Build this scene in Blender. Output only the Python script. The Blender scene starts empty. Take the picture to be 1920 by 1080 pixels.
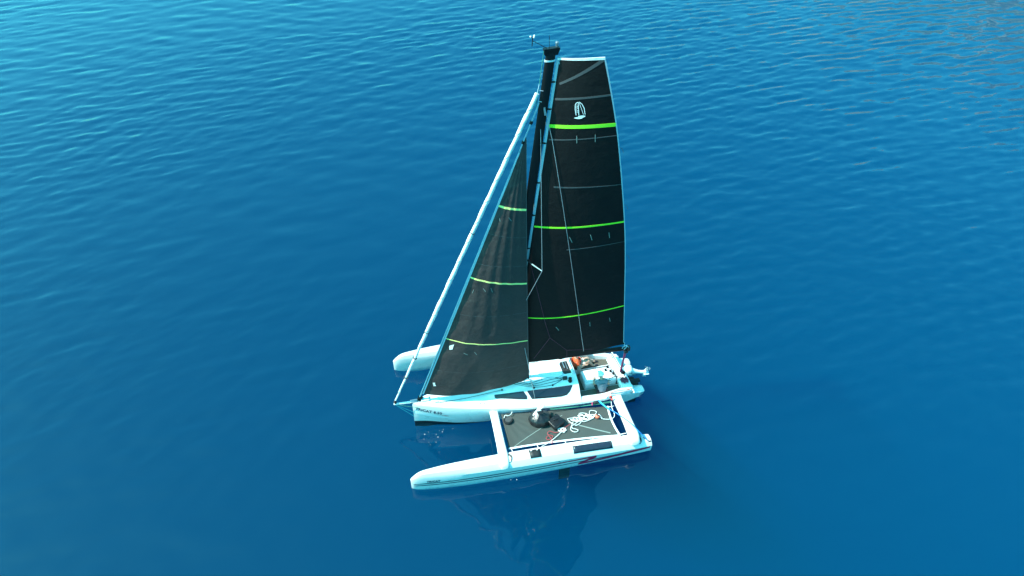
import bpy, bmesh, math, random
import numpy as np
from mathutils import Vector, Matrix, noise

R = math.radians
SC = bpy.context.scene
COL = SC.collection
random.seed(7)

# ------------------------------------------------------------------ camera
cd = bpy.data.cameras.new('camera')
cam = bpy.data.objects.new('camera', cd); COL.objects.link(cam)
cam.location = (-0.327, -16.663, 19.926)
cam.rotation_euler = (R(90 - 39.695), 0, R(-13.373))
cd.sensor_width = 36.0
cd.lens = 36.0 * 1300 / 1920
cd.clip_start = 0.1; cd.clip_end = 20000
SC.camera = cam

# ------------------------------------------------------------------ sky, sun, exposure
SUN_EL, SUN_AZ = R(50), R(-83.5)           # azimuth clockwise from +Y
w = bpy.data.worlds.new('World'); SC.world = w; w.use_nodes = True
nt = w.node_tree; nt.nodes.clear()
sky = nt.nodes.new('ShaderNodeTexSky'); sky.sky_type = 'NISHITA'; sky.sun_disc = False
sky.sun_elevation = SUN_EL; sky.sun_rotation = SUN_AZ
sky.air_density = 1.0; sky.dust_density = 1.8; sky.ozone_density = 1.6
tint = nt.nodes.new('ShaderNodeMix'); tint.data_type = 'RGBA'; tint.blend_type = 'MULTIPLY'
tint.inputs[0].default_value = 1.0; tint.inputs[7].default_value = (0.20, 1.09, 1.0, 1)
bg = nt.nodes.new('ShaderNodeBackground'); bg.inputs[1].default_value = 0.15
wo = nt.nodes.new('ShaderNodeOutputWorld')
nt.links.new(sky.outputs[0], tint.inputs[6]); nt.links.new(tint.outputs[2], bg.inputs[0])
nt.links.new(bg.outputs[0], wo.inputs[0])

sd = bpy.data.lights.new('sun', 'SUN'); sd.energy = 2.7; sd.angle = R(0.53); sd.color = (1.0, 0.955, 0.88)
sun = bpy.data.objects.new('sun', sd); COL.objects.link(sun)
SV = Vector((math.sin(SUN_AZ) * math.cos(SUN_EL), math.cos(SUN_AZ) * math.cos(SUN_EL), math.sin(SUN_EL)))
sun.rotation_euler = SV.to_track_quat('Z', 'Y').to_euler()
sun.location = SV * 60

vs = SC.view_settings
vs.view_transform = 'Standard'; vs.look = 'None'; vs.exposure = 1.6; vs.gamma = 1.0; vs.use_curve_mapping = False
SC.cycles.use_denoising = True
SC.cycles.max_bounces = 5; SC.cycles.transparent_max_bounces = 12; SC.cycles.volume_bounces = 0
SC.cycles.caustics_reflective = False; SC.cycles.caustics_refractive = False
SC.cycles.sample_clamp_indirect = 4.0

# ------------------------------------------------------------------ materials
MATS = {}
def mat(name, col, rough=0.5, metal=0.0, spec=0.5, coat=0.0, bump=None, var=None, alpha=None):
    """procedural principled material; bump=(scale, metres, detail); var=(scale, amount) mottles the colour"""
    m = bpy.data.materials.new(name); m.use_nodes = True
    t = m.node_tree; b = t.nodes['Principled BSDF']
    b.inputs['Base Color'].default_value = (*col, 1); b.inputs['Roughness'].default_value = rough
    b.inputs['Metallic'].default_value = metal; b.inputs['Specular IOR Level'].default_value = spec
    b.inputs['Coat Weight'].default_value = coat; b.inputs['Coat Roughness'].default_value = 0.08
    if alpha is not None: b.inputs['Alpha'].default_value = alpha
    tc = t.nodes.new('ShaderNodeTexCoord')
    if var:
        n = t.nodes.new('ShaderNodeTexNoise'); n.inputs['Scale'].default_value = var[0]; n.inputs['Detail'].default_value = 5
        t.links.new(tc.outputs['Object'], n.inputs['Vector'])
        r = t.nodes.new('ShaderNodeMapRange'); r.inputs[3].default_value = 1 - var[1]; r.inputs[4].default_value = 1 + var[1]
        t.links.new(n.outputs[0], r.inputs[0])
        x = t.nodes.new('ShaderNodeMix'); x.data_type = 'RGBA'; x.blend_type = 'MULTIPLY'; x.inputs[0].default_value = 1
        x.inputs[6].default_value = (*col, 1)
        t.links.new(r.outputs[0], x.inputs[7]); t.links.new(x.outputs[2], b.inputs['Base Color'])
        r2 = t.nodes.new('ShaderNodeMapRange'); r2.inputs[3].default_value = max(0.02, rough - .08); r2.inputs[4].default_value = rough + .08
        t.links.new(n.outputs[0], r2.inputs[0]); t.links.new(r2.outputs[0], b.inputs['Roughness'])
    if bump:
        n = t.nodes.new('ShaderNodeTexNoise'); n.inputs['Scale'].default_value = bump[0]; n.inputs['Detail'].default_value = bump[2]
        t.links.new(tc.outputs['Object'], n.inputs['Vector'])
        p = t.nodes.new('ShaderNodeBump'); p.inputs['Strength'].default_value = 1.0; p.inputs['Distance'].default_value = bump[1]
        t.links.new(n.outputs[0], p.inputs['Height']); t.links.new(p.outputs[0], b.inputs['Normal'])
    MATS[name] = m
    return m

mat('gelcoat', (.76, .74, .72), .28, coat=.25, var=(3, .03))
mat('deck_white', (.75, .75, .74), .55, var=(6, .04), bump=(160, .0006, 2))
mat('antifoul', (.008, .010, .014), .6)
mat('sail_black', (.0070, .0068, .0072), .55, spec=.16, var=(2.2, .25), bump=(4.5, .018, 3))
mat('jib_black', (.041, .034, .033), .42, spec=.3, var=(1.8, .25), bump=(5.0, .026, 3))
mat('sail_seam', (.060, .063, .066), .5)
mat('carbon', (.007, .007, .008), .42, spec=.25)
mat('lime', (.30, .80, .03), .5)
mat('lime_sunlit', (.85, .82, .26), .5)  # jib bands: the sun's whitening of the lime is put into the colour
mat('sail_white', (.72, .73, .73), .6, bump=(9, .012, 4), var=(5, .05))
mat('sail_tape', (.34, .46, .54), .5, var=(5, .08))
mat('window', (.014, .020, .032), .09, spec=.6, var=(2.5, .4))
mat('solar', (.020, .030, .050), .15, var=(7, .3))
mat('net', (.047, .057, .053), .75, bump=(60, .003, 2), var=(3, .16))
mat('net_band', (.20, .25, .23), .6)
mat('rope_white', (.78, .78, .75), .8, bump=(90, .004, 2))
mat('rope_red', (.45, .05, .06), .8)
mat('rope_pink', (.62, .06, .14), .7, bump=(60, .006, 2), var=(20, .3))
mat('rope_maroon', (.16, .03, .06), .8, var=(25, .5))
mat('rope_blue', (.02, .22, .62), .6, var=(14, .3))
mat('rope_teal', (.03, .42, .50), .6)
mat('rope_green', (.05, .26, .17), .7)
mat('rope_dark', (.03, .05, .06), .7)
mat('wire', (.45, .48, .50), .35, metal=.6)
mat('black_plastic', (.012, .012, .014), .35, bump=(14, .02, 4))
mat('black_rubber', (.015, .016, .018), .6)
mat('orange_ball', (.75, .16, .09), .45)
mat('red_fabric', (.62, .05, .04), .7, bump=(18, .02, 3), var=(9, .2))
mat('orange_fabric', (.80, .12, .035), .7, bump=(18, .02, 3), var=(9, .2))
mat('sole', (.09, .078, .058), .7, var=(14, .15))
mat('interior_shade', (.012, .010, .009), .7, var=(5, .5))  # shade inside the companionway put into the colour
mat('stripe_dark', (.02, .05, .10), .4)
mat('stripe_crimson', (.50, .01, .07), .4)
mat('grey_metal', (.35, .37, .39), .35, metal=.8)
mat('engine_white', (.78, .80, .80), .3, coat=.3)
mat('skin', (.46, .27, .19), .55)
mat('shirt', (.14, .18, .22), .8, bump=(12, .02, 3))  # white shirt with its blue-grey shade put into the colour
mat('dark_cloth', (.02, .022, .03), .8, bump=(12, .02, 3))
mat('cap_white', (.80, .80, .79), .7)
mat('beige_cloth', (.62, .52, .42), .8)
mat('hair_dark', (.03, .02, .015), .6)
mat('logo_white', (.82, .84, .84), .6)

# ------------------------------------------------------------------ helpers
def link(o, parent=None):
    COL.objects.link(o)
    if parent is not None:
        o.parent = parent
        o.matrix_parent_inverse = Matrix.Identity(4)
    return o

def mesh_obj(name, verts, faces, m, parent=None, smooth=40, mi=None):
    me = bpy.data.meshes.new(name)
    me.from_pydata([tuple(map(float, v)) for v in verts], [], [tuple(map(int, f)) for f in faces])
    ms = m if isinstance(m, (list, tuple)) else [m]
    for q in ms: me.materials.append(MATS[q])
    if mi is not None: me.polygons.foreach_set('material_index', mi)
    bm = bmesh.new(); bm.from_mesh(me); bmesh.ops.recalc_face_normals(bm, faces=bm.faces); bm.to_mesh(me); bm.free()
    if smooth:
        me.polygons.foreach_set('use_smooth', [True] * len(me.polygons)); me.set_sharp_from_angle(angle=R(smooth))
    me.update()
    return link(bpy.data.objects.new(name, me), parent)

class MB:
    def __init__(s): s.v = []; s.f = []
    def add(s, v, f):
        o = len(s.v); s.v += [tuple(p) for p in v]; s.f += [tuple(i + o for i in q) for q in f]; return s
    def loft(s, rings, cap=True):
        n = len(rings[0]); v = [p for r in rings for p in r]; f = []
        for i in range(len(rings) - 1):
            for j in range(n):
                f.append((i*n+j, i*n+(j+1) % n, (i+1)*n+(j+1) % n, (i+1)*n+j))
        if cap: f.append(tuple(range(n))[::-1]); f.append(tuple((len(rings)-1)*n + j for j in range(n)))
        return s.add(v, f)
    def tube(s, pts, r, n=8, flat=1.0, cap=True):
        P = [Vector(p) for p in pts]; rr = r if isinstance(r, (list, tuple)) else [r]*len(P)
        rings = []; up = None
        for i, p in enumerate(P):
            t = (P[min(i+1, len(P)-1)] - P[max(i-1, 0)])
            t = t.normalized() if t.length > 1e-9 else Vector((0, 0, 1))
            if up is None:
                up = Vector((0, 0, 1)) if abs(t.z) < .9 else Vector((0, 1, 0))
            a = t.cross(up)
            if a.length < 1e-6: a = t.orthogonal()
            a.normalize(); b = a.cross(t).normalized(); up = b
            rings.append([p + a*math.cos(k*2*math.pi/n)*rr[i] + b*math.sin(k*2*math.pi/n)*rr[i]*flat for k in range(n)])
        return s.loft(rings, cap)
    def box(s, lo, hi, bev=0.0):
        bm = bmesh.new(); bmesh.ops.create_cube(bm, size=1)
        for v in bm.verts:
            v.co = Vector([(lo[i]+hi[i])/2 + v.co[i]*(hi[i]-lo[i]) for i in range(3)])
        if bev: bmesh.ops.bevel(bm, geom=list(bm.edges), offset=bev, segments=3, affect='EDGES', profile=.5)
        bm.verts.index_update()
        s.add([v.co[:] for v in bm.verts], [[v.index for v in f.verts] for f in bm.faces]); bm.free(); return s
    def ball(s, c, r, sub=2):
        bm = bmesh.new(); bmesh.ops.create_icosphere(bm, subdivisions=sub, radius=1)
        rr = r if isinstance(r, (list, tuple)) else (r, r, r)
        bm.verts.index_update()
        s.add([(c[0]+v.co.x*rr[0], c[1]+v.co.y*rr[1], c[2]+v.co.z*rr[2]) for v in bm.verts], [[v.index for v in f.verts] for f in bm.faces]); bm.free(); return s
    def lathe(s, prof, c, n=16, axis=(0, 0, 1)):
        q = Vector((0, 0, 1)).rotation_difference(Vector(axis))
        return s.loft([[Vector(c) + q @ Vector((r*math.cos(k*2*math.pi/n), r*math.sin(k*2*math.pi/n), h)) for k in range(n)] for r, h in prof])
    def build(s, name, m, parent=None, smooth=40): return mesh_obj(name, s.v, s.f, m, parent, smooth)

def tube(name, pts, r, m, parent=None, n=8, flat=1.0): return MB().tube(pts, r, n, flat).build(name, m, parent)
def sag(a, b, d, n=10, dirv=(0, 0, -1)):
    a, b, dv = Vector(a), Vector(b), Vector(dirv)
    return [a.lerp(b, i/n) + dv*d*4*(i/n)*(1-i/n) for i in range(n+1)]
def spline(pts, n=8):
    P = [Vector(p) for p in pts]; P = [P[0]] + P + [P[-1]]; out = []
    for i in range(1, len(P)-2):
        for k in range(n):
            t = k/n; a, b, c, d = P[i-1], P[i], P[i+1], P[i+2]
            out.append(.5*((2*b) + (c-a)*t + (2*a-5*b+4*c-d)*t*t + (3*b-a-3*c+d)*t**3))
    return out + [P[-2]]
def curve1(xs, ys):
    """smooth monotone interpolation"""
    xs = np.array(xs, float); ys = np.array(ys, float); h = np.diff(xs); d = np.diff(ys)/h
    m = np.zeros(len(xs)); m[0] = d[0]; m[-1] = d[-1]
    for i in range(1, len(xs)-1):
        m[i] = 0 if d[i-1]*d[i] <= 0 else 3*(h[i-1]+h[i])/((2*h[i]+h[i-1])/d[i-1] + (h[i]+2*h[i-1])/d[i])
    def f(x):
        x = min(max(x, xs[0]), xs[-1]); i = min(int(np.searchsorted(xs, x, 'right'))-1, len(h)-1)
        t = (x-xs[i])/h[i]
        return float(ys[i]*(1+2*t)*(1-t)**2 + m[i]*h[i]*t*(1-t)**2 + ys[i+1]*t*t*(3-2*t) + m[i+1]*h[i]*t*t*(t-1))
    return f
def empty(name, loc, label, cat, group=None):
    o = link(bpy.data.objects.new(name, None)); o.location = loc; o.empty_display_size = .3
    o['label'] = label; o['category'] = cat
    if group: o['group'] = group
    return o
def tag(o, label, cat, group=None):
    o['label'] = label; o['category'] = cat
    if group: o['group'] = group
    return o
def text_mesh(body, size, shear=0.0, space=1.0, bold=0.0):
    c = bpy.data.curves.new('t', 'FONT'); c.body = body; c.size = size; c.shear = shear; c.space_character = space; c.resolution_u = 3; c.offset = bold
    c.align_x = 'LEFT'
    o = bpy.data.objects.new('t', c); COL.objects.link(o)
    dg = bpy.context.evaluated_depsgraph_get(); me = bpy.data.meshes.new_from_object(o.evaluated_get(dg))
    v = [(p.co.x, p.co.y) for p in me.vertices]; f = [tuple(p.vertices) for p in me.polygons]
    bpy.data.objects.remove(o); bpy.data.curves.remove(c); bpy.data.meshes.remove(me)
    return v, f

# ------------------------------------------------------------------ water
def wave(x, y):
    rs = np.random.RandomState(3)
    z = np.zeros_like(x)
    g = np.zeros_like(x)                                  # cat's paws: patches where the ripples are stronger
    for i in range(9):
        L = rs.uniform(14, 48); a = rs.uniform(0, 6.28)
        g += np.sin((x*math.cos(a)*.6 + y*math.sin(a))*2*math.pi/L + rs.uniform(0, 6.28))
    g = np.clip(.44 + .17*g + np.clip((x-3)/16, -.2, .8) + np.clip((y-2)/60, -.15, .35), .15, 1.55)
    for i in range(34):                                   # slow undulation
        L = rs.uniform(.7, 2.6); a = rs.normal(R(88), .48); k = 2*math.pi/L
        z += (.62+.55*np.clip((y+2)/34, 0, 1))*.00150*L*np.sin(k*(x*math.cos(a) + y*math.sin(a)) + rs.uniform(0, 6.28))
    for i in range(70):                                   # ripples
        L = rs.uniform(.36, 1.2); a = rs.normal(R(103), .40); k = 2*math.pi/L
        z += g*.00200*L*np.sin(k*(x*math.cos(a) + y*math.sin(a)) + rs.uniform(0, 6.28))
    z = z*(1-.35*np.exp(-((x-2)**2/110 + (y+6)**2/55)))          # slick calm in the lee of the boat
    d = np.full_like(x, 1e3)                              # little rings lapping off the three hulls
    for (x0, x1, yy, hw) in ((0, 8.1, .06, .6), (-.45, 7.9, -2.82, .27), (-.45, 7.9, 2.9, .27)):
        t = np.clip(x, x0, x1); d = np.minimum(d, np.maximum(0, np.hypot(x-t, y-yy)-hw))
    m_ = .5 + .5*np.sin(x*1.3+np.sin(y*1.7)*1.5)*np.sin(y*.9+x*.4)
    return z + .0028*m_*np.exp(-d/1.4)*np.sin(d*2*math.pi/.42 + 1.2*np.sin(x*.8))
def build_water():
    A = lambda a, b, s: list(np.arange(a, b, s))
    xs = np.array([-6000, -1500, -400, -150] + A(-75, -20, .32) + A(-20, 30, .13) + A(30, 110, .30) + [110, 170, 400, 1500, 6000])
    ys = np.array([-6000, -1500, -400, -120, -50] + A(-24, -14, .4) + A(-14, 14, .11) + A(14, 42, .16) + A(42, 92, .24) + [92, 150, 400, 1500, 6000])
    X, Y = np.meshgrid(xs, ys); nx, ny = len(xs), len(ys)
    fade = np.clip((X+75)/12, 0, 1)*np.clip((110-X)/14, 0, 1)*np.clip((Y+24)/6, 0, 1)*np.clip((92-Y)/14, 0, 1)
    Z = wave(X, Y)*fade
    v = np.stack([X.ravel(), Y.ravel(), Z.ravel()], 1)
    i = np.arange(nx-1)[None, :] + np.arange(ny-1)[:, None]*nx
    f = np.stack([i, i+1, i+nx+1, i+nx], -1).reshape(-1, 4)
    n0 = len(v)
    zb = -60.0
    vb = np.array([[xs[0], ys[0], zb], [xs[-1], ys[0], zb], [xs[-1], ys[-1], zb], [xs[0], ys[-1], zb]])
    me = bpy.data.meshes.new('water')
    faces = f.tolist()
    faces.append([n0+3, n0+2, n0+1, n0])
    faces.append(list(range(nx-1, -1, -1)) + [n0, n0+1])
    faces.append([(ny-1)*nx + k for k in range(nx)] + [n0+2, n0+3])
    faces.append([k*nx for k in range(ny)] + [n0+3, n0])
    faces.append([k*nx + nx-1 for k in range(ny-1, -1, -1)] + [n0+1, n0+2])
    me.from_pydata(np.concatenate([v, vb]).tolist(), [], faces)
    sm = [True]*len(f) + [False]*5
    me.polygons.foreach_set('use_smooth', sm); me.update()
    o = link(bpy.data.objects.new('water', me)); o['kind'] = 'structure'
    m = bpy.data.materials.new('sea_water'); m.use_nodes = True; t = m.node_tree; t.nodes.clear()
    N = t.nodes.new; L = t.links.new
    out = N('ShaderNodeOutputMaterial')
    fr = N('ShaderNodeFresnel'); fr.inputs[0].default_value = 1.43
    gl = N('ShaderNodeBsdfGlossy'); gl.inputs['Roughness'].default_value = .03
    tr = N('ShaderNodeBsdfTransparent')
    gm = N('ShaderNodeNewGeometry'); fb = N('ShaderNodeMix'); fb.data_type = 'FLOAT'
    L(gm.outputs['Backfacing'], fb.inputs[0]); L(fr.outputs[0], fb.inputs[2]); fb.inputs[3].default_value = .04
    mx = N('ShaderNodeMixShader'); L(fb.outputs[0], mx.inputs[0]); L(tr.outputs[0], mx.inputs[1]); L(gl.outputs[0], mx.inputs[2])
    L(mx.outputs[0], out.inputs['Surface'])
    sc_ = N('ShaderNodeVolumeScatter'); sc_.inputs['Color'].default_value = (.005, .66, 1.0, 1); sc_.inputs['Density'].default_value = .0315; sc_.inputs['Anisotropy'].default_value = -.2
    ab = N('ShaderNodeVolumeAbsorption'); ab.inputs['Color'].default_value = (0.0, .84, .925, 1); ab.inputs['Density'].default_value = .9
    ad = N('ShaderNodeAddShader'); L(sc_.outputs[0], ad.inputs[0]); L(ab.outputs[0], ad.inputs[1]); L(ad.outputs[0], out.inputs['Volume'])
    me.materials.append(m)
    return o
water = build_water()

# ------------------------------------------------------------------ hillside beyond the frame (seen in the ripples, top right)
def build_hill():
    na, nr = 150, 34; v = []; f = []
    for i in range(nr):
        for j in range(na):
            az = R(8 + 112*j/(na-1)); r = 150 + 330*(i/(nr-1))**1.2
            k = i/(nr-1)
            e = min(1, max(0, (j/(na-1))*2.6)) * min(1, max(0, (1-j/(na-1))*5))
            base = 82*e*(math.sin(min(1, k*1.25)*math.pi/2)**.9)
            p = Vector((r*math.sin(az), r*math.cos(az), 0))
            n1 = noise.fractal(p*.012, 1.0, 2.0, 5)*22*e*min(1, k*3) + noise.fractal(p*.06, 1.0, 2.0, 4)*5*e*min(1, k*6)
            shore = noise.noise(p*.02)*14
            q = p*(1+shore/r)
            v.append((q.x, q.y, -2.5 + base + n1 + (0 if i else -3)))
    for i in range(nr-1):
        for j in range(na-1):
            f.append((i*na+j, i*na+j+1, (i+1)*na+j+1, (i+1)*na+j))
    m = bpy.data.materials.new('rock_and_scrub'); m.use_nodes = True; t = m.node_tree; b = t.nodes['Principled BSDF']; b.inputs['Roughness'].default_value = .9
    tc = t.nodes.new('ShaderNodeTexCoord'); n = t.nodes.new('ShaderNodeTexNoise'); n.inputs['Scale'].default_value = .035; n.inputs['Detail'].default_value = 9
    t.links.new(tc.outputs['Object'], n.inputs[0]); cr = t.nodes.new('ShaderNodeValToRGB'); t.links.new(n.outputs[0], cr.inputs[0])
    e = cr.color_ramp.elements; e[0].position = .38; e[0].color = (.04, .08, .035, 1); e[1].position = .62; e[1].color = (.26, .27, .18, 1)
    q = e.new(.47); q.color = (.09, .13, .065, 1)
    t.links.new(cr.outputs[0], b.inputs['Base Color'])
    MATS['rock'] = m
    o = mesh_obj('hillside', v, f, 'rock', None, 60); o['kind'] = 'structure'
build_hill()

# ================================================================== the trimaran
boat = empty('trimaran', (0, 0, 0), 'white trimaran with black sails and lime stripes afloat on the blue sea', 'sailboat')
YC = .06
h_wl = curve1([0, .3, 1, 1.55, 2.67, 4, 6, 7.3, 8.05], [.015, .07, .29, .46, .64, .70, .70, .64, .54])
h_sh = curve1([0, .15, .4, 1, 2, 2.67, 4, 5, 6, 6.7, 7.3, 8.05], [.05, .13, .24, .45, .70, .83, 1.08, 1.18, 1.24, 1.27, 1.16, .96])
h_zs = curve1([0, 1, 2.67, 5, 6.7, 8.05], [1.07, 1.03, .95, .89, .86, .70])
h_zk = curve1([0, .5, 3, 6, 8.05], [-.22, -.35, -.42, -.32, -.12])
h_wb = curve1([0, .4, 1, 2, 2.9, 4.1, 5.4, 5.95], [.04, .16, .27, .38, .50, .82, .97, 1.0])
h_zb = curve1([0, 1, 2, 2.9, 4.1, 5.95], [1.08, 1.07, 1.06, 1.06, 1.06, 1.04])
h_wt = curve1([0, .4, 1, 2, 2.9, 4.0, 5.7, 5.95], [.03, .10, .17, .25, .42, .61, .72, .73])
h_zt = curve1([0, 1, 2, 2.9, 4.0, 5.95], [1.085, 1.085, 1.10, 1.20, 1.33, 1.34])
h_zr = curve1([0, 1, 2, 2.9, 4.0, 5.95], [1.09, 1.10, 1.14, 1.27, 1.42, 1.49])
FLOOR = .42
def hull_half(x, cockpit):
    wl, sh, zs = h_wl(x), h_sh(x), h_zs(x)
    p = [(0, h_zk(x)), (wl*.62, h_zk(x)*.55), (wl, .08), (wl+(sh-wl)*.62, .08+.5*(zs-.08)), (sh-.008, zs-.07), (sh-.03, zs)]
    if not cockpit: p += [(h_wb(x), h_zb(x)), (h_wt(x), h_zt(x)), (h_wt(x)*.55, h_zr(x)-.025), (0, h_zr(x))]
    else: p += [(sh-.20, zs+.07), (sh-.27, zs+.03), (sh-.32, FLOOR), (0, FLOOR)]
    return p
def ring(x, cockpit):
    h = hull_half(x, cockpit)
    return [(x, YC-y, z) for y, z in h] + [(x, YC+y, z) for y, z in h[-2:0:-1]]
xs = [0, .04, .1, .2] + list(np.arange(.35, 5.9, .15)) + [5.94]
rings = [ring(x, False) for x in xs] + [ring(x, True) for x in [5.96] + list(np.arange(6.1, 8.05, .15)) + [8.05]]
b = MB().loft(rings)
n = len(rings[0]); mi = []
for i in range(len(rings)-1):
    for j in range(n): mi.append(1 if (j in (0, 1) or j in (n-1, n-2)) else 0)
mi += [0, 0]
hull = mesh_obj('main_hull', b.v, b.f, ['gelcoat', 'antifoul'], boat, 32, mi)
def hull_side(x, a, b_, t, out=.004, side=-1):
    """point between ring points a and b_ on the outer skin"""
    h = hull_half(x, False); p, q = h[a], h[b_]
    y = p[0] + (q[0]-p[0])*t; z = p[1] + (q[1]-p[1])*t
    ny, nz = (q[1]-p[1]), -(q[0]-p[0]); l = math.hypot(ny, nz)
    return (x, YC + side*(y + out*ny/l), z + out*nz/l)
def skin_patch(name, outline, a, b_, m, parent, side=-1, out=.006, nx=10):
    """window-like patch: outline = [(x, t_low, t_high), ...] along the hull"""
    v = []; f = []
    for x, t0, t1 in outline:
        for k in range(5):
            v.append(hull_side(x, a, b_, t0+(t1-t0)*k/4, out, side))
    for i in range(len(outline)-1):
        for k in range(4): f.append((i*5+k, (i+1)*5+k, (i+1)*5+k+1, i*5+k+1))
    o = mesh_obj(name, v, f, m, parent, 40)
    s = o.modifiers.new('thickness', 'SOLIDIFY'); s.thickness = .008; s.offset = 0
    return o
def dens(o, n=8):
    r = []
    for (x0, a0, b0), (x1, a1, b1) in zip(o[:-1], o[1:]):
        for k in range(n): t = k/n; r.append((x0+(x1-x0)*t, a0+(a1-a0)*t, b0+(b1-b0)*t))
    return r + [o[-1]]
for sd_ in (-1, 1):
    skin_patch('cabin_window', dens([(2.90, .20, .92), (2.95, .06, .95), (3.92, .04, .97), (4.02, .06, .40)], 6), 6, 7, 'window', hull, sd_)
    skin_patch('cabin_window', dens([(4.06, .85, .97), (4.18, .05, .97), (5.25, .04, .97), (5.45, .14, .97), (5.58, .42, .97), (5.70, .88, .97)], 5), 6, 7, 'window', hull, sd_)
# black rub line under the sheer amidships
# lettering and swoosh on the bow, both sides
def hull_text(body, x0, zfrac, size, m, parent, drop=0.0, sx=1.0, shear=0.15, side=-1):
    tv, tf = text_mesh(body, size, shear, 1.12, .007); mx = max(p[0] for p in tv)
    v = []
    for px, py in tv:
        if side > 0: px = mx - px
        x = x0 + px*sx
        # height above the boot line converted to the section parameter
        wl, zs = .08, h_zs(x)
        z = (zfrac - drop*(px))*(zs-.07-wl) + wl + py
        tt = (z-.08)/(.5*(zs-.08)) if z < .08+.5*(zs-.08) else 1 + (z-.08-.5*(zs-.08))/(zs-.07-.08-.5*(zs-.08))
        v.append(hull_side(x, 2, 3, tt, .016, side) if tt < 1 else hull_side(x, 3, 4, tt-1, .016, side))
    return mesh_obj('lettering', v, tf, m, parent, 0)
hull_text('TRICAT 8.50', .08, .76, .20, 'stripe_dark', hull, .13, .74)
def hull_zstrip(name, rows, m, parent, side=-1, out=.012):
    v = []; f = []
    for x, f0, f1 in rows:
        zs = h_zs(x)
        for q in (f0, f1):
            z = .08 + q*(zs-.15); zc = .08+.5*(zs-.08)
            v.append(hull_side(x, 2, 3, (z-.08)/(zc-.08), out, side) if z < zc else hull_side(x, 3, 4, (z-zc)/(zs-.07-zc), out, side))
    for i in range(len(rows)-1): f.append((2*i, 2*i+2, 2*i+3, 2*i+1))
    return mesh_obj(name, v, f, m, parent, 0)
hull_zstrip('bow_stripe', dens([(.06, .52, .70), (.5, .42, .62), (.9, .36, .52), (1.45, .33, .345)], 5), 'logo_white', hull)
hull_zstrip('bow_tick', [(.98, .535, .54), (1.1, .525, .56), (1.22, .53, .54)], 'stripe_crimson', hull)

# roof fittings ------------------------------------------------------
def roof_z(x, y):
    h = hull_half(x, False); y = abs(y-YC)
    for (y0, z0), (y1, z1) in zip(h[6:-1], h[7:]):
        if y1 <= y <= y0: return z0 + (z1-z0)*(y0-y)/(y0-y1+1e-9)
    return h[-1][1]
def roof_patch(name, x0, x1, y0, y1, m, parent, up, corner=.08, th=.02):
    v = []; f = []; N_ = 28
    ol = []
    for k in range(N_):
        a = 2*math.pi*(k+.5)/N_; c, s = math.cos(a), math.sin(a)
        q = 1/(abs(c)**6+abs(s)**6)**(1/6)
        ol.append(((x0+x1)/2 + q*c*(x1-x0)/2, (y0+y1)/2 + q*s*(y1-y0)/2))
    top = [(x, y, roof_z(x, y)+up) for x, y in ol]; bot = [(x, y, z-th) for x, y, z in top]
    return MB().loft([bot, top]).build(name, m, parent, 30)
roof_patch('sliding_hatch', 4.62, 5.48, -.30, .42, 'gelcoat', hull, .028, th=.03)
cw = roof_patch('companionway', 5.50, 5.86, -.22, .40, 'interior_shade', hull, .008, th=.01)  # flat plate for the opening, its inner shade painted on as dark colour
MB().box((5.80, -.30, 1.36), (5.865, .46, 1.56), .015).build('hatch_coaming', 'gelcoat', hull)
MB().box((5.60, .02, 1.50), (5.63, .38, 1.53), .008).box((5.70, -.05, 1.495), (5.72, .3, 1.525), .006).build('companion_step', 'grey_metal', hull)
MB().box((5.955, -.22, .5), (5.975, .36, 1.30), .01).build('companionway_door', 'interior_shade', hull)
# winches and clutches on the roof
for (x, y) in ((5.66, -.52), (5.64, .64)):
    z = roof_z(x, y)
    wn = MB().lathe([(.075, -.03), (.075, .03), (.05, .05), (.045, .10), (.065, .125), (.06, .15), (.02, .155)], (x, y, z), 16).build('winch', 'carbon', hull)
MB().box((5.42, -.46, 1.40), (5.58, -.34, 1.50), .015).build('rope_clutch', 'black_rubber', hull)
for (x, y) in ((3.2, -.28), (4.32, -.52), (5.0, -.56)):
    MB().lathe([(.03, -.02), (.035, .03), (.02, .05)], (x, y, roof_z(x, y)), 10).build('deck_block', 'carbon', hull)
# halyard tails led aft along the roof
for k, (ya, yb) in enumerate(((-.10, -.40), (-.14, -.42), (-.18, -.37), (-.33, -.44))):
    pts = [(3.5+.2*k, ya), (4.32, -.5+.06*k), (5.0, -.55+.10*k), (5.45, yb)]
    tube('control_line', spline([(x, y, roof_z(x, y)+.025) for x, y in pts], 6), .009, 'rope_dark', hull, 6)
pts = [(.95, -.18), (1.7, -.22), (2.4, -.24), (3.2, -.30)]
tube('furling_line', spline([(x, y, roof_z(x, y)+.035) for x, y in pts], 6), .010, 'rope_dark', hull, 6)
# mooring cleat, drum, bow roller
MB().tube([(.78, -.15, 1.12), (.95, -.16, 1.12)], .012, 8).tube([(.83, -.15, 1.08), (.83, -.15, 1.12)], .012).tube([(.9, -.155, 1.08), (.9, -.155, 1.12)], .012).build('bow_cleat', 'grey_metal', hull)
MB().lathe([(.02, 0), (.09, .0), (.09, .02), (.05, .03), (.05, .10), (.09, .11), (.09, .13), (.02, .14)], (.28, .10, 1.12), 16, (.35, 0, .94)).build('jib_furler', 'carbon', hull)
MB().box((-.06, .02, 1.04), (.22, .16, 1.12), .02).build('stem_fitting', 'grey_metal', hull)
MB().box((.33, -.02, 1.085), (.62, .2, 1.15), .02).build('deck_pad', 'deck_white', hull)

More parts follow.
